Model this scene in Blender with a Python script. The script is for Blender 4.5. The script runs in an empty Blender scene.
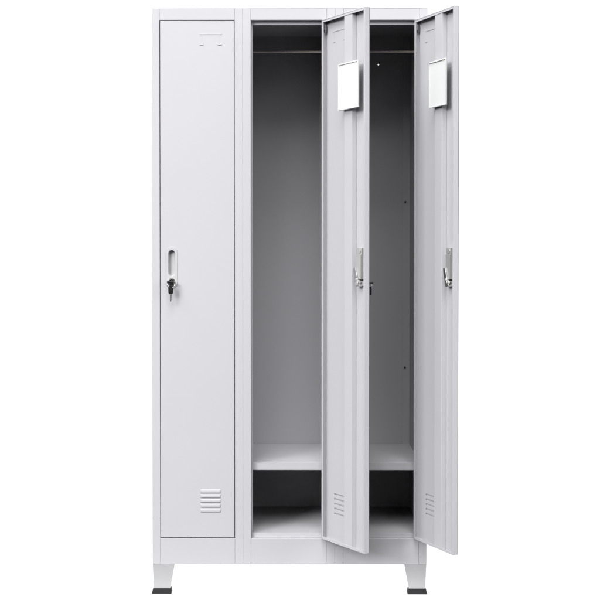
import bpy, bmesh, math
from mathutils import Vector, Matrix
C = bpy.context.scene.collection
S = 325.0                       # drawing units per metre
# ------------------------------------------------------------------ materials
def new_mat(name):
    m = bpy.data.materials.new(name); m.use_nodes = True
    nt = m.node_tree; b = nt.nodes['Principled BSDF']
    return m, nt, b
def paint(name, col, rough=0.5, bump=0.05, var=0.02):
    m, nt, b = new_mat(name)
    tc = nt.nodes.new('ShaderNodeTexCoord')
    n1 = nt.nodes.new('ShaderNodeTexNoise'); n1.inputs['Scale'].default_value = 420; n1.inputs['Detail'].default_value = 3
    n2 = nt.nodes.new('ShaderNodeTexNoise'); n2.inputs['Scale'].default_value = 2.2; n2.inputs['Detail'].default_value = 4
    nt.links.new(tc.outputs['Object'], n1.inputs['Vector']); nt.links.new(tc.outputs['Object'], n2.inputs['Vector'])
    mx = nt.nodes.new('ShaderNodeMix'); mx.data_type = 'RGBA'
    mx.inputs[6].default_value = (*[c*(1-var) for c in col], 1); mx.inputs[7].default_value = (*[min(1, c*(1+var)) for c in col], 1)
    nt.links.new(n2.outputs['Fac'], mx.inputs[0]); nt.links.new(mx.outputs[2], b.inputs['Base Color'])
    rr = nt.nodes.new('ShaderNodeMapRange'); rr.inputs['To Min'].default_value = rough-.05; rr.inputs['To Max'].default_value = rough+.07
    nt.links.new(n2.outputs['Fac'], rr.inputs['Value']); nt.links.new(rr.outputs['Result'], b.inputs['Roughness'])
    # thin sheet steel: faint large-scale waviness plus powder-coat grain
    n3 = nt.nodes.new('ShaderNodeTexNoise'); n3.inputs['Scale'].default_value = 5.5; n3.inputs['Detail'].default_value = 1
    nt.links.new(tc.outputs['Object'], n3.inputs['Vector'])
    b0 = nt.nodes.new('ShaderNodeBump'); b0.inputs['Strength'].default_value = .25; b0.inputs['Distance'].default_value = .004
    nt.links.new(n3.outputs['Fac'], b0.inputs['Height'])
    bp = nt.nodes.new('ShaderNodeBump'); bp.inputs['Strength'].default_value = bump; bp.inputs['Distance'].default_value = .0006
    nt.links.new(n1.outputs['Fac'], bp.inputs['Height']); nt.links.new(b0.outputs['Normal'], bp.inputs['Normal'])
    nt.links.new(bp.outputs['Normal'], b.inputs['Normal'])
    b.inputs['Specular IOR Level'].default_value = .35
    return m
def metal(name, col, rough):
    m, nt, b = new_mat(name)
    b.inputs['Metallic'].default_value = 1; b.inputs['Base Color'].default_value = (*col, 1)
    n = nt.nodes.new('ShaderNodeTexNoise'); n.inputs['Scale'].default_value = 90
    rr = nt.nodes.new('ShaderNodeMapRange'); rr.inputs['To Min'].default_value = max(0, rough-.08); rr.inputs['To Max'].default_value = rough+.08
    nt.links.new(n.outputs['Fac'], rr.inputs['Value']); nt.links.new(rr.outputs['Result'], b.inputs['Roughness'])
    return m
def plastic(name, col, rough):
    m, nt, b = new_mat(name)
    b.inputs['Base Color'].default_value = (*col, 1)
    n = nt.nodes.new('ShaderNodeTexNoise'); n.inputs['Scale'].default_value = 60
    rr = nt.nodes.new('ShaderNodeMapRange'); rr.inputs['To Min'].default_value = rough-.05; rr.inputs['To Max'].default_value = rough+.08
    nt.links.new(n.outputs['Fac'], rr.inputs['Value']); nt.links.new(rr.outputs['Result'], b.inputs['Roughness'])
    return m
PAINT = paint('light_grey_powder_coat', (0.60, 0.597, 0.628))
STEEL = metal('zinc_steel', (.62, .63, .62), .32)
CHROME = metal('chrome', (.78, .77, .76), .16)
RAILM = metal('rail_chrome', (.92, .80, .74), .38)
RAILM.node_tree.nodes['Principled BSDF'].inputs['Metallic'].default_value = .35
WHITE_PL = plastic('grey_white_plastic', (.60, .60, .615), .38)
DARK_STEEL = metal('dark_steel', (.22, .22, .24), .4)
FRAME_PL = plastic('white_plastic', (.86, .87, .87), .3)
HOUS_PL = plastic('silvery_plastic', (.60, .605, .59), .3)
HOUS_PL.node_tree.nodes['Principled BSDF'].inputs['Metallic'].default_value = .45
FOOTP = paint('foot_grey_coat', (.48, .48, .492))
BLACK_PL = plastic('black_plastic', (.010, .010, .011), .42)
BLACK_PL.node_tree.nodes['Principled BSDF'].inputs['Specular IOR Level'].default_value = .3
RUBBER = plastic('dark_rubber', (.022, .022, .025), .6)
RUBBER.node_tree.nodes['Principled BSDF'].inputs['Specular IOR Level'].default_value = .25
MIRROR = plastic('filmed_mirror_glass', (.97, .985, .98), .15)
MIRROR.node_tree.nodes['Principled BSDF'].inputs['Coat Weight'].default_value = 1
# white sweep with added glow, so floor and backdrop show no shadow
SWEEP, nt, b = new_mat('glowing_white_sweep')
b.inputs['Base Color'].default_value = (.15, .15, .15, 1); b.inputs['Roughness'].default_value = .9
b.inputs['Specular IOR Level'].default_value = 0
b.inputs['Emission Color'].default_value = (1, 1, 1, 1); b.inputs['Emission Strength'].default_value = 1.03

# ------------------------------------------------------------------ helpers
ORG = (289.5, 66.0)             # foot of the locker's own origin (u, d)
def P(u, v, d): return Vector(((u-ORG[0])/S, (d-ORG[1])/S, (594-v)/S))
def Q(u, v, d): return Vector((u/S, d/S, (594-v)/S))          # door frame: u=0 at hinge edge
def quadbox(bm, c):
    vs = [bm.verts.new(p) for p in c]
    for f in ((0,1,2,3), (7,6,5,4), (0,4,5,1), (1,5,6,2), (2,6,7,3), (3,7,4,0)): bm.faces.new([vs[i] for i in f])
def box(bm, u0, u1, v0, v1, d0, d1, F=P):
    quadbox(bm, [F(u0,v0,d0), F(u1,v0,d0), F(u1,v1,d0), F(u0,v1,d0), F(u0,v0,d1), F(u1,v0,d1), F(u1,v1,d1), F(u0,v1,d1)])
def plate(bm, rect, holes, d0, d1, F=P):
    u0, u1, v0, v1 = rect
    edges = []
    for lp in [[(u0,v0), (u1,v0), (u1,v1), (u0,v1)]] + holes:
        vs = [bm.verts.new(F(a, b_, d0)) for a, b_ in lp]
        edges += [bm.edges.new((vs[i], vs[(i+1) % len(vs)])) for i in range(len(vs))]
    r = bmesh.ops.triangle_fill(bm, use_beauty=True, use_dissolve=False, edges=edges)
    fs = [g for g in r['geom'] if isinstance(g, bmesh.types.BMFace)]
    e = bmesh.ops.extrude_face_region(bm, geom=fs)
    mv = [g for g in e['geom'] if isinstance(g, bmesh.types.BMVert)]
    bmesh.ops.translate(bm, verts=mv, vec=Vector((0, (d1-d0)/S, 0)))
def stadium(cu, v0, v1, r, n=8):
    pts = []
    for k in range(n+1):
        a = math.pi - math.pi*k/n; pts.append((cu+r*math.cos(a), v0+r-r*math.sin(a)))
    for k in range(n+1):
        a = math.pi*k/n; pts.append((cu+r*math.cos(a), v1-r+r*math.sin(a)))
    return pts
def circle(cu, cv, r, n=16): return [(cu+r*math.cos(2*math.pi*k/n), cv+r*math.sin(2*math.pi*k/n)) for k in range(n)]
def prism(bm, loop, d0, d1, F=P):
    n = len(loop)
    a = [bm.verts.new(F(u, v, d0)) for u, v in loop]; b_ = [bm.verts.new(F(u, v, d1)) for u, v in loop]
    bm.faces.new(a); bm.faces.new(b_[::-1])
    for i in range(n): bm.faces.new((a[i], b_[i], b_[(i+1) % n], a[(i+1) % n]))
def rod(bm, p, q, r, n=16):
    ax = (q-p).normalized(); t = ax.cross(Vector((0,0,1)) if abs(ax.z) < .9 else Vector((1,0,0))).normalized(); w = ax.cross(t)
    A = []; B = []
    for k in range(n):
        o = (t*math.cos(2*math.pi*k/n)+w*math.sin(2*math.pi*k/n))*r
        A.append(bm.verts.new(p+o)); B.append(bm.verts.new(q+o))
    bm.faces.new(A); bm.faces.new(B[::-1])
    for i in range(n): bm.faces.new((A[i], B[i], B[(i+1) % n], A[(i+1) % n]))
def ringtube(bm, c, ax1, ax2, R, r, n=28, m=8):
    ax3 = ax1.cross(ax2); V = []
    for i in range(n):
        a = 2*math.pi*i/n; o = ax1*math.cos(a)+ax2*math.sin(a)
        V.append([bm.verts.new(c+o*R+(o*math.cos(2*math.pi*j/m)+ax3*math.sin(2*math.pi*j/m))*r) for j in range(m)])
    for i in range(n):
        for j in range(m): bm.faces.new((V[i][j], V[(i+1) % n][j], V[(i+1) % n][(j+1) % m], V[i][(j+1) % m]))
def obj(name, bm, mat, parent=None, bevel=0.0, seg=2, smooth=False):
    bmesh.ops.recalc_face_normals(bm, faces=bm.faces[:])
    me = bpy.data.meshes.new(name); bm.to_mesh(me); bm.free(); me.materials.append(mat)
    o = bpy.data.objects.new(name, me); C.objects.link(o)
    if parent: o.parent = parent
    if bevel:
        md = o.modifiers.new('Bevel', 'BEVEL'); md.width = bevel; md.segments = seg; md.limit_method = 'ANGLE'; md.angle_limit = math.radians(40)
        smooth = True
    if smooth:
        for p in me.polygons: p.use_smooth = True
        me.set_sharp_from_angle(angle=math.radians(45 if not bevel else 30))
        if bevel: md.harden_normals = True
    return o
NB = lambda: bmesh.new()

# ------------------------------------------------------------------ the locker
root = bpy.data.objects.new('locker_cabinet', None); C.objects.link(root)
root.location = ((ORG[0]-300)/S, ORG[1]/S, 0)
root['label'] = 'tall light grey steel locker cabinet with three doors, left one closed, other two open'
root['category'] = 'locker'
BACK = 133.0; REAR = 139.0; FD = 5.6; SH = 0.55
units = [(152.0, 160.0, 235.0, 243.0), (243.0, 251.0, 326.8, 335.0), (335.0, 343.3, 419.0, 427.0)]
def part(name, bm, mat=PAINT, bevel=0.0008, parent=None, **k): return obj(name, bm, mat, parent or root, bevel, **k)
for ui, (a, b0, b1, c) in enumerate(units):
    g = .07
    for lo, hi in ((a+g, b0), (b1, c-g)):
        bm = NB(); box(bm, lo, hi, 9, 564, 0, FD); part('frame_stile', bm)
    # sheets forming the sides
    IR = c-5.1                                                   # inner skin of the double right hand wall
    for x0, left in ((a+g, True), (c-g-SH, False)):
        bm = NB(); box(bm, x0, x0+SH, 9.05, 563.9, FD+.03, REAR); part('side_panel', bm, bevel=0)
    bm = NB(); box(bm, IR, IR+.5, 11.6, 533.5, FD+1.3, BACK-.55); part('inner_side_panel', bm, bevel=0)
    bm = NB(); box(bm, b0+.1, b1-.1, 9.0, 20.0, .22, FD); part('top_rail', bm)
    bm = NB(); box(bm, b0+.1, b1-.1, 538.2, 564, .22, FD); part('plinth', bm)
    # door stop standing round the opening, one folded strip
    bm = NB()
    i0, i1 = b0+1.6, b1-1.6
    box(bm, a+1, i0, 20.0, 538, FD+.1, FD+1.2); box(bm, i1, c-1, 20.0, 538, FD+.1, FD+1.2)
    box(bm, a+1, c-1, 12.4, 24.0, FD+.12, FD+1.15)
    part('door_stop', bm, bevel=.0004)
    bm = NB(); box(bm, b0+.2, b1-.2, 533.6, 538.1, FD-.9, FD+.05); part('sill', bm, bevel=.0006)
    bm = NB(); box(bm, a+g+SH, c-g-SH, 533.7, 534.4, FD+.1, BACK-.5); part('floor_panel', bm, bevel=0)
    # back panel; the right hand one has a small screw hole through it
    holes = [circle(386.9, 42.6, .85, 12)] if ui == 2 else []
    bm = NB(); plate(bm, (a+g+SH+.02, c-g-SH-.02, 10, 563.5), holes, BACK-.5, BACK); part('back_panel', bm, bevel=0)
    # folded flange down the right hand rear corner, with its joining bolts
    bm = NB(); box(bm, IR-8.2, IR-.03, 11.6, 533.5, BACK-1.7, BACK-.55); part('rear_flange', bm, bevel=.0005)
    if ui == 2:
        for vb in (194.6, 378.2):
            bm = NB(); prism(bm, circle(IR-5.2, vb, 1.1, 6), BACK-2.9, BACK-1.75); part('bolt', bm, BLACK_PL, bevel=.0004)
    if ui:
        bm = NB()
        q0, q1 = a+g+SH+.05, IR-.05
        box(bm, q0, q1, 463.6, 464.4, 7.2, BACK-.8); box(bm, q0, q1, 464.42, 470.4, 7.2, 8.0); box(bm, q0, q1, 469.8, 470.4, 8.02, 13)
        part('shelf', bm, bevel=.0006)
        bm = NB(); rod(bm, P(q0+.1, 41.2, 60), P(q1-.1, 41.2, 60), 1.05/S, 20); part('hanging_rail', bm, RAILM, bevel=0, smooth=True)
bm = NB(); box(bm, 152.15, 426.85, 8.4, 8.97, 0.1, REAR+.1); part('roof_panel', bm, bevel=.0006)
bm = NB(); box(bm, 152.9, 426.1, 11.0, 11.5, FD+1.3, BACK-.6)
# ceiling sheets, one per compartment
bm.free()
for (a, b0, b1, c) in units:
    bm = NB(); box(bm, a+.8, c-.8, 11.0, 11.5, FD+1.3, BACK-.55); part('ceiling_panel', bm, bevel=0)
bm = NB(); box(bm, 152.7, 426.3, 563.2, 563.9, FD+.1, REAR-.3); part('base_panel', bm, bevel=0)
# folded sheet feet with rubber caps
def foot(right, rear):
    mu = (lambda u: 579-u) if right else (lambda u: u)
    md = (lambda d: REAR-d) if rear else (lambda d: d)
    bm = NB()
    def slab(pts):   # pts (u,v,d) front four, back four
        quadbox(bm, [P(mu(u), v, md(d)) for u, v, d in pts])
    t = .6
    slab([(152.2,564.05,.3),(174.3,564.05,.3),(169.6,589.5,.9),(153.3,589.5,.9),
          (152.2,564.05,.3+t),(174.3,564.05,.3+t),(169.6,589.5,.9+t),(153.3,589.5,.9+t)])
    slab([(152.2,564.05,.33+t),(152.2+t,564.05,.33+t),(153.3+t,589.5,.93+t),(153.3,589.5,.93+t),
          (152.2,564.05,22.4),(152.2+t,564.05,22.4),(153.3+t,589.5,9.6),(153.3,589.5,9.6)])
    f = part('foot', bm, FOOTP, bevel=.0006)
    bm = NB()
    T = [(152.5,588.6,-.1),(170.0,588.6,-.1),(170.0,588.6,9.8),(152.5,588.6,9.8)]
    B = [(151.2,594,-.9),(171.1,594,-.9),(171.1,594,10.4),(151.2,594,10.4)]
    quadbox(bm, [P(mu(u), v, md(d)) for u, v, d in T+B])
    obj('rubber_cap', bm, RUBBER, f, .0012)
for r in (False, True):
    for k in (False, True): foot(r, k)

# ------------------------------------------------------------------ a door
L = 73.5; VT, VB = 21.1, 537.2; T = 5.8; HC = -62.3
def make_door():
    bm = NB()
    holes = [stadium(HC, 247.6, 276.4, 4.3), circle(HC-.3, 280.9, 3.3, 16)]
    for k in range(5):
        v = 488.9+4.78*k; holes.append([(-32.3, v+1.0), (-14.9, v+1.0), (-14.9, v+2.9), (-32.3, v+2.9)])
    plate(bm, (-L, 0, VT, VB), holes, 0, .4, Q)
    th = .4
    box(bm, -th, 0, VT, VB, .4, T, Q); box(bm, -L, -L+th, VT, VB, .4, T, Q)
    box(bm, -L+th, -th, VT, VT+th, .4, T, Q); box(bm, -L+th, -th, VB-th, VB, .4, T, Q)
    box(bm, -2.8, -th, VT+th, VB-th, T-th, T, Q); box(bm, -L+th, -L+1.6, VT+th, VB-th, T-th, T, Q)
    box(bm, -L+1.6, -2.8, VT+th, VT+2.6, T-th, T, Q); box(bm, -L+1.6, -2.8, VB-2.6, VB-th, T-th, T, Q)
    bmesh.ops.remove_doubles(bm, verts=bm.verts[:], dist=1e-6)
    d = obj('door', bm, PAINT, None, .0007)
    # hat-section stiffener down the inside
    bm = NB()
    l = [(-51.8, T-.45), (-38.6, T-.45), (-37.6, .45), (-52.8, .45)]
    a = [bm.verts.new(Q(u, VT+.45, y)) for u, y in l]; b_ = [bm.verts.new(Q(u, VB-.45, y)) for u, y in l]
    bm.faces.new(a); bm.faces.new(b_[::-1])
    for i in range(4): bm.faces.new((a[i], b_[i], b_[(i+1) % 4], a[(i+1) % 4]))
    obj('stiffener', bm, PAINT, d, .0012, 3)
    # louvred vent, each louvre a pressed hood over its slot
    bm = NB()
    for k in range(5):
        v = 488.9+4.78*k
        st = [(-33.8, 0), (-33.2, .75), (-32.2, 1), (-15.0, 1), (-14.0, .75), (-13.4, 0)]
        G = [[bm.verts.new(Q(u, v+vv, -.02-y*amp)) for vv, y in ((0, 0), (.6, .34), (1.3, .5), (3.0, .62), (3.4, .45))] for u, amp in st]
        for i in range(5):
            for j in range(4): bm.faces.new((G[i][j], G[i+1][j], G[i+1][j+1], G[i][j+1]))
    o = obj('vent', bm, PAINT, d, 0, smooth=True)
    m = o.modifiers.new('Solidify', 'SOLIDIFY'); m.thickness = .0005; m.offset = 0
    # pressed card holder
    bm = NB()
    for y0, y1 in ((-.38, -.02), (.42, .8)):
        box(bm, -34.2, -12.2, 33.6, 34.5, y0, y1, Q)
        box(bm, -32.4, -31.7, 34.52, 43.6, y0*.4, y1 if y1 < 0 else y0+.2, Q); box(bm, -14.7, -14.0, 34.52, 43.6, y0*.4, y1 if y1 < 0 else y0+.2, Q)
        box(bm, -34.2, -30.4, 43.65, 45.0, y0*1.5 if y0 < 0 else y0, y1, Q); box(bm, -16.0, -12.2, 43.65, 45.0, y0*1.5 if y0 < 0 else y0, y1, Q)
    obj('card_holder', bm, PAINT, d, .0006)
    # recessed pull: thin surround, cup and back housing
    bm = NB()
    edges = []
    for lp in [stadium(HC, 245.6, 287.2, 5.6, 10), stadium(HC, 248.9, 275.2, 3.4), circle(HC-.3, 280.9, 3.35, 16)]:
        vs = [bm.verts.new(Q(u, v, -.65)) for u, v in lp]
        edges += [bm.edges.new((vs[i], vs[(i+1) % len(vs)])) for i in range(len(vs))]
    r = bmesh.ops.triangle_fill(bm, use_beauty=True, use_dissolve=False, edges=edges)
    e = bmesh.ops.extrude_face_region(bm, geom=[g for g in r['geom'] if isinstance(g, bmesh.types.BMFace)])
    bmesh.ops.translate(bm, verts=[g for g in e['geom'] if isinstance(g, bmesh.types.BMVert)], vec=Vector((0, .63/S, 0)))
    # cup walls + bottom
    lo = stadium(HC, 248.9, 275.2, 3.4); li = stadium(HC, 249.6, 274.5, 2.9)
    A = [bm.verts.new(Q(u, v, -.02)) for u, v in lo]; B = [bm.verts.new(Q(u, v, 3.7)) for u, v in li]
    for i in range(len(lo)): j = (i+1) % len(lo); bm.faces.new((A[i], A[j], B[j], B[i]))
    bm.faces.new(B)
    obj('handle', bm, WHITE_PL, d, .0007)
    bm = NB(); plate(bm, (HC-4.2, HC+4.2, 247.7, 277.0), [stadium(HC, 248.7, 275.4, 3.6)], .45, 3.75, Q)
    box(bm, HC-3.7, HC+3.7, 253.6, 276.8, 4.02, 5.0, Q); box(bm, HC-4.1, HC+4.1, 247.8, 276.9, 3.77, 4.0, Q)
    prism(bm, circle(HC-.2, 250.4, 2.4, 16), 4.01, 4.6, Q)
    obj('handle_housing', bm, HOUS_PL, d, .0016, 3)
    bm = NB()
    prism(bm, circle(HC-.3, 280.9, 3.2, 20), -1.9, 5.2, Q)
    prism(bm, circle(HC-.3, 280.9, 4.0, 20), -1.3, -.67, Q)
    prism(bm, circle(HC-.3, 280.9, 2.3, 6), 6.15, 7.4, Q)
    prism(bm, circle(HC+1.8, 277.4, 1.1, 8), 5.05, 6.9, Q)
    obj('lock', bm, CHROME, d, .0006)
    bm = NB()
    prism(bm, [(HC-2.4, 284.0), (HC+2.4, 284.2), (HC+6.6, 270.5), (HC+6.9, 266.6), (HC+3.6, 266.4), (HC+2.6, 269.0)], 5.3, 6.1, Q)
    obj('latch', bm, STEEL, d, .0005)
    bm = NB(); rod(bm, Q(-3.2, 25.6, 3.6), Q(-3.2, 31.5, 3.6), .6/S, 12); box(bm, -3.6, -1.6, 30.2, 33.4, 2.6, 3.9, Q)
    obj('hinge', bm, DARK_STEEL, d, .0004)
    return d
def place(d, h, ang, parent):
    d.parent = parent; d.location = ((h-ORG[0])/S, -ORG[1]/S, 0); d.rotation_euler = (0, 0, math.radians(ang))
def dup(d):
    r = d.copy(); C.objects.link(r)
    for ch in list(d.children):
        k = ch.copy(); C.objects.link(k); k.parent = r
    return r
d1 = make_door(); d2 = dup(d1); d3 = dup(d1)
place(d1, 234.25, 0, root); place(d2, 326.4, 180-57.55, root); place(d3, 418.8, 180-65.45, root)
d1.location.y += .1/S
d1['label'] = 'closed left door with recessed pull and keys'
d2['label'] = 'open middle door seen from its inside'
d3['label'] = 'open right door seen from its inside'
def mirror_on(d, v0, v1, u0):
    bm = NB(); u1 = -34.2; y0, y1 = 7.6, 9.6
    box(bm, u0+.4, u1-.4, v0+.4, v1-.4, y0, y0+.7, Q)                       # back tray
    box(bm, u0, u0+1.3, v0, v1, y0, y1, Q); box(bm, u1-1.3, u1, v0, v1, y0, y1, Q)
    box(bm, u0+1.3, u1-1.3, v1-1.2, v1, y0, y1, Q); box(bm, u0+1.3, u1-1.3, v0-.5, v0+1.0, y0, y1+.4, Q)
    box(bm, u0+8, u1-8, v0+6, v1-6, 5.85, 7.58, Q)                        # mounting pad
    f = obj('mirror_frame', bm, FRAME_PL, d, .0009, 3)
    bm = NB(); box(bm, u0+1.35, u1-1.35, v0+1.1, v1-1.25, y0+.8, y1-.5, Q)
    g = obj('mirror', bm, MIRROR, d, .0005)
mirror_on(d2, 70.4, 114.6, -67.3); mirror_on(d3, 68.8, 112.6, -64.6)

# ------------------------------------------------------------------ keys
def keys(name, door, label):
    r = bpy.data.objects.new(name, None); C.objects.link(r)
    r['label'] = label; r['category'] = 'keys'; r['group'] = 'keys left in the locker doors'
    bpy.context.view_layer.update()
    r.matrix_world = door.matrix_world @ Matrix.Translation(Q(HC-.3, 280.9, -1.9))
    def K(u, v, d): return Vector((u/S, d/S, -v/S))
    # key in the lock: short blade, flat black bow turned sideways
    bm = NB(); box(bm, -1.1, 1.1, -.3, .3, -2.2, .5, K); k1 = obj('key', bm, CHROME, r, .0003)
    bm = NB(); box(bm, -3.6, 3.4, -1.0, 1.1, -8.0, -2.2, K); obj('key_head', bm, BLACK_PL, k1, .0022, 3)
    # split ring through the bow
    bm = NB(); ringtube(bm, K(.2, 2.6, -6.4), Vector((1,0,0)), Vector((0,.25,.97)).normalized(), 3.5/S, .32/S); obj('key_ring', bm, CHROME, r, 0, smooth=True)
    bm = NB()
    prism(bm, [(-2.3, 4.4), (-1.2, 3.2), (1.6, 3.2), (2.5, 4.4), (2.6, 10.6), (1.6, 11.8), (-1.2, 11.8), (-2.2, 10.6)], -7.2, -5.6, K)
    k2 = obj('key', bm, BLACK_PL, r, .0014, 3)
    bm = NB(); prism(bm, [(-.5, 11.9), (1.0, 11.9), (1.0, 13.5), (.7, 14.2), (1.0, 15.2), (.6, 16.2), (.9, 17.2), (.3, 19.4), (-.2, 19.6), (-.5, 18.8)], -6.7, -6.1, K)
    obj('key_blade', bm, CHROME, k2, .0003)
    return r
keys('bunch_of_keys', d1, 'black headed keys hanging from the lock of the closed left door')
keys('bunch_of_keys', d2, 'black headed keys mostly hidden behind the free edge of the open middle door')

# ------------------------------------------------------------------ setting: a white sweep with added glow
bm = NB(); n = 16
prof = [(-.45, 0.0), (1.2, 0.0)]
W = 7.0
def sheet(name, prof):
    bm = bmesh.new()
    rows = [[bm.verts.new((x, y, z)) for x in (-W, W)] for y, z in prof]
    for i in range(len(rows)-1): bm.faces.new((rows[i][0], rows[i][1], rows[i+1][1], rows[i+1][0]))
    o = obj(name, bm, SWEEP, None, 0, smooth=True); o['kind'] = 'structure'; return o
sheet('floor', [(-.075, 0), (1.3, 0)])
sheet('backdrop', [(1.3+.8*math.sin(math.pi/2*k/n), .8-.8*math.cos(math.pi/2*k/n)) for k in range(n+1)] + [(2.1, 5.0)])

# ------------------------------------------------------------------ light
w = bpy.data.worlds.new('World'); bpy.context.scene.world = w; w.use_nodes = True
bg = w.node_tree.nodes['Background']; 
# added white world glow behind the locker, kept dim on the camera side
wn = w.node_tree; tc = wn.nodes.new('ShaderNodeTexCoord'); sp = wn.nodes.new('ShaderNodeSeparateXYZ')
mr = wn.nodes.new('ShaderNodeMapRange'); mr.inputs['From Min'].default_value = .0; mr.inputs['From Max'].default_value = .3
mr.inputs['To Min'].default_value = .02; mr.inputs['To Max'].default_value = 1.03
wn.links.new(tc.outputs['Generated'], sp.inputs[0]); wn.links.new(sp.outputs['Y'], mr.inputs['Value']); wn.links.new(mr.outputs['Result'], bg.inputs[1])
bg.inputs[0].default_value = (1, 1, 1, 1)
def area(name, loc, aim, sx, sy, power, col=(1, 1, 1)):
    l = bpy.data.lights.new(name, 'AREA'); l.shape = 'RECTANGLE'; l.size = sx; l.size_y = sy; l.energy = power; l.color = col
    o = bpy.data.objects.new(name, l); C.objects.link(o); o.location = loc
    o.rotation_euler = (Vector(aim)-Vector(loc)).to_track_quat('-Z', 'Y').to_euler(); return o

def softbox(az, el, D, k, col=(1, 1, 1), f=1.0):          # azimuth from straight ahead (right +), elevation, distance
    A, E = math.radians(az), math.radians(el)
    area('softbox', (D*math.cos(E)*math.sin(A), -D*math.cos(E)*math.cos(A), .9+D*math.sin(E)), (0, 0, .9),
         2.6*f*D/8, 2.6*f*D/8, 530*k*(D/8)**2, col)



softbox(-38, 22, 13, .75); softbox(-30, 44, 16, .41, f=1.7); softbox(2, 50, 16, .42, (1, .99, .985), f=1.7)
softbox(0, 64, 16, .32, (1, .99, .985)); softbox(-68, 52, 14, .27); softbox(20, 30, 14, .10, f=1.6); softbox(62, 15, 12, .43, f=1.3)

# ------------------------------------------------------------------ camera
cam = bpy.data.cameras.new('camera'); co = bpy.data.objects.new('camera', cam); C.objects.link(co)
co.location = (-.0004, -3.613, 1.0326); co.rotation_euler = (math.radians(90-1.0406), 0, .0065)
cam.sensor_width = 36; cam.lens = 1176/600*36; cam.shift_x = 7.85/600; cam.shift_y = -19.09/600; cam.clip_end = 100; cam.clip_start = .05
sc = bpy.context.scene; sc.camera = co
sc.render.engine = 'CYCLES'
sc.view_settings.view_transform = 'Standard'; sc.view_settings.look = 'None'; sc.view_settings.exposure = 0; sc.view_settings.gamma = 1
sc.render.resolution_x = 1024; sc.render.resolution_y = 1024
sc.cycles.max_bounces = 8; sc.cycles.diffuse_bounces = 1; sc.cycles.glossy_bounces = 4
